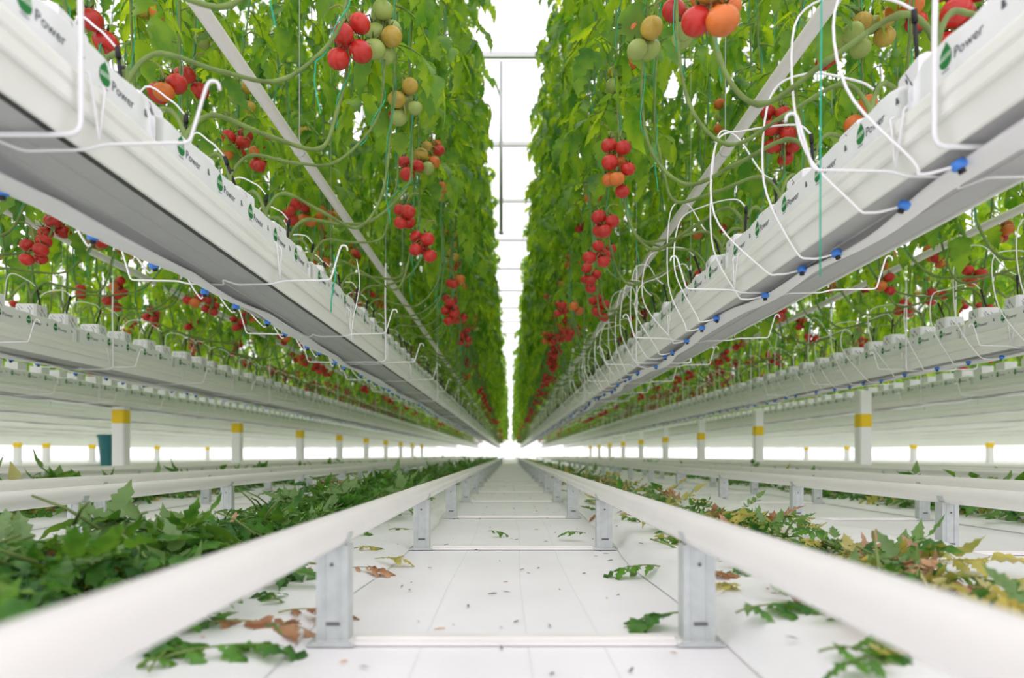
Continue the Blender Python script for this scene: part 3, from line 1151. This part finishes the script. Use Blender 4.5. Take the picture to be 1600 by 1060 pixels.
FARP = [far_plant(900 + i) for i in range(6)]
PL_FAR = {1: 21.0, 2: 17.0}
n_ind = len(plants)
for (r, x, y, k) in CUBES:
    if y <= PL_MAX[abs(r)]:
        continue
    if n_ind >= 300 and (abs(r) == 2):
        pass
    s = 1 if r > 0 else -1
    rs = random.Random(int(5000 + r * 333 + k * 17))
    var = FARP[rs.randrange(6)]
    t = empty('tomato_plant', (x, y, 1.04), 0 if s > 0 else PI)
    tag(t, f'tomato vine growing in the {rowname(r)}, {nth(k)} from the camera', 'tomato plant', 'tomato vines in the rows')
    n_ind += 1
    link('stem', var[0], t)
    f = link('foliage', var[1], t); f['kind'] = 'stuff'
    g = link('fruit_trusses', var[2], t); g['kind'] = 'stuff'
    link('twine', var[3], t)

# everything beyond: stuff
fol, stm, frt = MB(), MB(), MB()


def mass(r, y0, y1, per_m, z0, z1, sc0, plane, stems=True, fruit=1.0, zf=(1.25, 2.1)):
    s = 1 if r > 0 else -1
    x = rowx(r)
    for side in plane:
        n = int((y1 - y0) * per_m * (1 if side < 0 else .7))
        yy = NR.uniform(y0, y1, n); zz = NR.uniform(z0, z1, n)
        xx = x + side * s * (NR.normal(.35, .035, n))
        scatter(fol, LO, np.c_[xx, yy, zz], NR.uniform(0, 6.28, n), NR.uniform(-.15, .45, n), NR.uniform(-.3, .3, n), NR.uniform(.75, 1.1, n) * sc0)
        if stems:
            for y in np.arange(y0, y1, .25 if y0 < 24 else .5):
                j = R.uniform(-.03, .03)
                o = side * s
                stm.tube(np.array([(x, y, 1.04), (x + .06 * o, y + .04, 1.16), (x + .24 * o, y + .2, 1.13), (x + (.34 + j) * o, y + .28, 1.45), (x + (.35 + j) * o, y + .3, 2.4)]), .006, 3, 0, False)
        if fruit:
            for y in np.arange(y0, y1, .25):
                for z, cols in ((R.uniform(zf[0], zf[0] + .25), 'rrrrr'), (R.uniform(zf[0] + .25, zf[0] + .55), R.choice(['rrorr', 'orrr'])), (R.uniform(zf[0] + .6, zf[1]), R.choice(['yygg', 'oyg', 'ggg']))):
                    if R.random() < .45 * fruit:
                        fruit_cluster(frt, (x + side * s * .36, y + R.uniform(-.1, .1), z), R.choice([3, 4]), cols, R, 1 if y < 14 else 0)


for s in (-1, 1):
    mass(s, 21.0, ROW_END, 36, 1.55, 4.55, 1.25, (-1, 1), True, .32)
    mass(2 * s, 17.0, ROW_END, 22, 1.5, 4.5, 1.25, (-1, 1), True, .5)
    mass(3 * s, 2.2, ROW_END, 27, 1.4, 4.5, 1.2, (-1, 1), True, .5)
    mass(4 * s, 3.2, ROW_END, 18, 1.4, 4.5, 1.35, (-1, 1), True, .3)
    mass(5 * s, 4.2, ROW_END, 18, 1.5, 4.2, 1.35, (-1,), False, 0)
    for k_ in range(6, NROW + 1):
        mass(k_ * s, 0.4 * k_, ROW_END, 4.2, 2.1, 4.4, 2.6, (-1, 1), False, 0)
tag(fol.build('foliage_mass', M['leaf']), 'distant green tomato foliage in the far rows', 'foliage', kind='stuff')
tag(stm.build('vine_stems_far', M['stem']), 'distant thin green vine stems', 'stems', kind='stuff')
tag(frt.build('tomato_clusters_far', TMATS), 'distant clusters of red and green tomatoes', 'tomatoes', kind='stuff')

# ------------------------------------------------------------------ cut leaves on the ground
def heap_h(x, y, s):
    if s < 0:
        return 0.165 * math.exp(-((x - 0.80) / 0.25) ** 2) * (0.8 + 0.25 * math.sin(y * 2.3) + .12 * math.sin(y * 5.1))
    return 0.07 * math.exp(-((x - 0.74) / 0.22) ** 2) * (0.8 + 0.3 * math.sin(y * 2.9 + 1) + .15 * math.sin(y * 6.3))


def put_leaf(mesh, x, y, z, rot, scale, label, group=None):
    o = link('cut_leaf', mesh, None, (x, y, z), rot, scale)
    tag(o, label, 'leaf', group)
    return o


for s, n in ((-1, 170), (1, 130)):
    for k in range(n):
        y = 0.75 + 5.5 * R.random() ** 1.5
        x = (R.gauss(.84, .13) if s < 0 else (R.gauss(.72, .12) if y < 1.6 or R.random() < .75 else R.uniform(.36, .55)))
        x = max(.58 if s < 0 else .36, min(1.15 if s < 0 else 1.0, x))
        h = (0.02 if s < 0 else 0.055) + heap_h(x, y, s) * R.uniform(.35, 1.0)
        p = R.random()
        if s < 0:
            ms, nm = (CUT_G, 'green') if p < .97 else ((CUT_Y, 'yellowed') if p < .985 else (CUT_B, 'dried brown'))
        else:
            ms, nm = (CUT_G, 'green') if p < .48 else ((CUT_Y, 'yellowed') if p < .82 else (CUT_B, 'dried brown'))
        put_leaf(R.choice(ms), s * x, y, h, (R.uniform(-.5, .5) + (PI if R.random() < .3 else 0), R.uniform(-.3, .3), R.uniform(0, 6.28)), R.uniform(.30, .52) if s < 0 else R.uniform(.20, .34),
                 f'{nm} cut leaf in the nearest {"left" if s < 0 else "right"} heap, level with the {nth(max(0, int((y - .5) / 1.05)))} rail post', f'{nm} leaves heaped {"left" if s < 0 else "right"} of the aisle')
# litter beyond and in the next rows
lit = MB()
for r in (-1, 1, -2, 2, -3, 3):
    k = abs(r); s = 1 if r > 0 else -1
    y0 = 1.0 if k == 1 else 1.2 * k
    n = {1: 1300 if s < 0 else 700, 2: 1900, 3: 300}[k]
    yy = y0 + (34 - y0) * NR.rand(n) ** 1.8
    xx = np.clip(NR.normal(.82 if s < 0 else .72, .14, n), .56, 1.15 if s < 0 else 1.0)
    if k == 3:
        keep = np.abs(xx + 3.2 - (3.95 if s < 0 else 3.7)) > .32
        xx, yy = xx[keep], yy[keep]; n = len(xx)
    hh = np.array([heap_h(a, b_, s if k == 1 else -1) for a, b_ in zip(xx, yy)]) * NR.uniform(.05, .95, n) + (.05 if s > 0 and k == 1 else .02)
    mat = np.where(NR.rand(n) < (.985 if s < 0 else .6), 0, np.where(NR.rand(n) < .7, 1, 2)) if k == 1 else np.where(NR.rand(n) < .9, 0, 1)
    for m in range(3):
        i = np.where(mat == m)[0]
        for tm, i in ((HIF, i[(yy[i] < 3.2) & (k == 1)]), (LOF, i[(yy[i] >= 3.2) | (k > 1)])):
            if not len(i):
                continue
            scatter(lit, tm, np.c_[s * (xx[i] + 1.6 * (k - 1)), yy[i], hh[i]], NR.uniform(0, 6.28, len(i)), NR.uniform(-.3, .3, len(i)), NR.uniform(-.5, .5, len(i)) + PI * (NR.rand(len(i)) < .3), NR.uniform(.3, .6, len(i)) * (1.15 if s < 0 else .85), m)
tag(lit.build('leaf_litter', [M['cut'], M['yleaf'], M['bleaf']]), 'heaps of cut tomato leaves lying under the gutters', 'leaf litter', kind='stuff')


def ground(u, v, z=0.0):
    Y = F * (H - z) / (v - 711.0)
    return CX + (u - 797.0) * Y / F, Y


SOLO = [  # pixel, mesh set, scale, azimuth, pitch, label
    (772, 835, CUT_G, .22, .3, 0.05, 'small torn green leaf lying on the middle of the aisle floor'),
    (1062, 968, CUT_G, .50, 2.9, 0.05, 'green leaf reaching onto the aisle beside the nearest right rail post'),
    (1190, 965, CUT_G, .50, .4, -.1, 'large green leaf lying just behind the nearest right rail post'),
    (1010, 893, CUT_G, .42, 2.8, 0.0, 'limp green leaf hanging over the sheet edge right of the aisle'),
    (1040, 850, CUT_G, .42, .3, 0.0, 'green leaf lying beside the second right rail post'),
    (1330, 1030, CUT_G, .45, .2, 0.0, 'green leaf at the bottom edge below the right rail'),
    (905, 838, CUT_G, .25, 2.6, 0.0, 'dark green leaf tip by the third right rail post'),
    (318, 1035, CUT_G, .55, .5, -.1, 'bright green leaf below the left rail at the bottom edge'),
    (250, 1045, CUT_G, .50, 1.8, -.1, 'pale green leaf partly hidden below the near left rail'),
    (370, 985, CUT_B, .55, .1, 0.0, 'large dried reddish leaf below the left rail'),
    (470, 965, CUT_B, .38, .4, 0.0, 'small dried reddish leaf left of the nearest left rail post'),
    (430, 945, CUT_G, .38, 2.2, 0.0, 'green leaf among dried leaves behind the left rail'),
    (465, 900, CUT_B, .42, 1.0, 0.0, 'crumpled brown leaf between the two nearest left rail posts'),
    (565, 895, CUT_B, .33, .3, 0.0, 'dried pink brown leaf right of the nearest left rail post'),
    (570, 862, CUT_Y, .33, .6, 0.0, 'yellow withered leaf right of the nearest left rail post'),
    (600, 880, CUT_Y, .25, .1, 0.0, 'small yellow leaf scrap between the left rail posts'),
    (625, 832, CUT_G, .42, .4, 0.0, 'broad green leaf lying left of the second left rail post'),
    (1110, 905, CUT_B, .35, .5, 0.0, 'brown dried leaf right of the second right rail post'),
    (1140, 925, CUT_Y, .35, 1.5, 0.0, 'yellowed leaf scrap behind the near right rail'),
]
for (u, v, ms, scl, az, pit, lab) in SOLO:
    z = 0.02 if u > 797 else 0.012
    zz = z
    X, Y = ground(u, v, z)
    if X > .36:
        z = .05; X, Y = ground(u, v, z)
    put_leaf(R.choice(ms), X - .1 * scl * math.cos(az), Y - .1 * scl * math.sin(az), z + .012, (R.uniform(-.1, .1), pit, az), scl, lab)

pet = MB()
for k in range(90):
    s = -1 if R.random() < .6 else 1
    y = .9 + 4.5 * R.random() ** 1.4
    x = R.gauss(.80 if s < 0 else .70, .13)
    z = .03 + heap_h(x, y, s) * R.uniform(.5, 1)
    a = R.uniform(0, 6.28); L = R.uniform(.06, .15); e = R.uniform(-.05, .8)
    d = np.array([math.cos(a) * math.cos(e), math.sin(a) * math.cos(e), math.sin(e)])
    p0 = np.array([s * x, y, z])
    pet.tube([p0, p0 + d * L * .5 + [0, 0, .008], p0 + d * L], [.0035, .003, .0022], 5)
tag(pet.build('leaf_stalks', M['stem']), 'cut green leaf stalks poking out of the leaf heaps', 'leaf stalks', kind='stuff')


def loose(u, v0, v1, X, name, mat, rad, lab, sway):
    Y = F * (X - CX) / (u - 797.0)
    z0, z1 = H + (711.0 - v0) * Y / F, H + (711.0 - v1) * Y / F
    n = 12
    zz = np.linspace(z0, z1, n)
    xx = X + sway * np.sin(np.linspace(0, 5, n))
    tag(MB().tube(np.c_[xx, Y + sway * np.cos(np.linspace(0, 4, n)), zz], rad, 5).build(name, M[mat]), lab, 'string')


loose(1283, -900, 432, .56, 'loose_twine', 'twine', .0016, 'teal twine hanging loose in front of the nearest right gutter', .003)
loose(521, 398, 488, -.56, 'loose_twine', 'twine', .0022, 'short teal twine hanging in front of the nearest left gutter', .006)
loose(556, 404, 532, -.55, 'loose_string', 'wire', .0016, 'thin white string hanging in front of the nearest left gutter', .012)

# dried crumbs on the film
cr = MB()
for k in range(170):
    y = .9 + 6 * R.random() ** 1.6
    x = R.uniform(-.27, .30) if R.random() < .7 else R.choice([-1, 1]) * R.uniform(.36, .6)
    z = .003 if abs(x) < .33 else (.05 if x > 0 else .02)
    a = R.uniform(0, 3.14); L = R.uniform(.002, .010); w = R.uniform(.0008, .002)
    c, s_ = math.cos(a), math.sin(a)
    v = [(x + c * p - s_ * q, y + s_ * p + c * q, z + .0005 + h) for p, q, h in ((-L, -w, 0), (L, -w, 0), (L, w, .0015), (-L, w, .0008), (0, 0, .0025))]
    cr.add(v, [np.array([0, 1, 4]), np.array([1, 2, 4]), np.array([2, 3, 4]), np.array([3, 0, 4])], R.randrange(2))
tag(cr.build('leaf_crumbs', [M['dark'], M['bleaf']]), 'tiny dried leaf crumbs scattered on the aisle floor', 'crumbs', kind='stuff')

# ------------------------------------------------------------------ banded columns, bucket
def column(x, y, top, bz, lab, w=.125, bh=.135):
    t = empty('support_column', (x, y, 0))
    b = MB()
    h = w / 2; c = .012
    o = np.array([(-h + c, -h), (h - c, -h), (h, -h + c), (h, h - c), (h - c, h), (-h + c, h), (-h, h - c), (-h, -h + c)])
    def prism(sc_, z0, z1):
        bb = MB(); k = 8
        v = np.concatenate([np.c_[o * sc_, np.full(k, z0)], np.c_[o * sc_, np.full(k, z1)]])
        i = np.arange(k)
        bb.add(v, [np.stack([i, (i + 1) % k, (i + 1) % k + k, i + k], -1), np.arange(k)[::-1], np.arange(k) + k])
        return bb
    prism(1, 0, top).build('shaft', M['column'], t)
    prism(1.03, bz - bh / 2, bz + bh / 2).build('band', M['yellow'], t)
    prism(1.4, 0.001, .02).build('foot', M['steel'], t)
    tag(t, lab, 'column', 'white columns with yellow bands')


for k in range(9):
    column(3.70, 6.96 + 2.95 * k, .97, H + .357, f'white column with yellow band right of the aisle, {nth(k)} from the camera')
    column(-3.95, 6.71 + 2.86 * k, .785, H + .385, f'white column with yellow band left of the aisle, {nth(k)} from the camera')
for k, (x, y) in enumerate([(9.55, 13.2), (9.55, 15.7), (9.6, 18.9), (9.6, 21.5), (-9.6, 12.9), (-9.6, 13.7), (-9.6, 15.2), (-9.6, 18.0), (-9.6, 21.0)]):
    sd = 'left' if x < 0 else 'right'
    kk = k if x > 0 else k - 4
    column(x, y, H + .26, H + .19, f'small distant white column with yellow band far {sd} of the aisle, {nth(kk)} from camera', .11, .1)

bk = MB()
bk.lathe([(.0, .004), (.085, .004), (.10, .02), (.12, .25), (.15, .50), (.155, .51), (.155, .52), (.146, .52), (.115, .25), (.09, .03), (0, .03)], 20)
t = empty('plastic_bin', (-4.335, 7.15, 0), 0)
t.scale = (.72, .72, 1)
bk.build('body', M['teal'], t)
hb = MB(); hb.lathe([(.154, .49), (.166, .49), (.166, .51), (.154, .51)], 20); hb.build('rim', M['teal'], t)
tag(t, 'dark teal plastic bin beside the nearest left column', 'bin')

# ------------------------------------------------------------------ roof steel and glass
for k in range(22):
    y = 7.85 + 2.25 * k
    b = MB()
    b.box((0, y, 5.04), (30, .05, .06))
    tag(b.build('roof_truss', M['truss']), f'thin white roof bar over the aisle, {nth(k)} from the camera', 'roof bar', 'white bars under the roof', 'structure')
b = MB()
b.tube([(-.118, 8.0, 3.0), (-.118, 8.0, 5.05)], .022, 10)
b.tube([(-.118, 8.0, 2.97), (-.118, 8.0, 3.0)], .03, 10)
tag(b.build('drop_rod', M['steel']), 'thin grey rod hanging from the roof above the aisle', 'rod')
for k in range(-3, 4):
    b = MB()
    x0 = k * 4.0
    for (xa, za, xb, zb) in ((x0 - 2, 5.2, x0, 6.0), (x0, 6.0, x0 + 2, 5.2)):
        b.add([(xa, -1, za), (xb, -1, zb), (xb, 60, zb), (xa, 60, za)], np.array([0, 1, 2, 3]))
    tag(b.build('roof_glass', M['glass']), f'clear glass roof ridge, {NUMW[k + 3]} span counted across', 'glass', 'glass roof spans', 'structure')
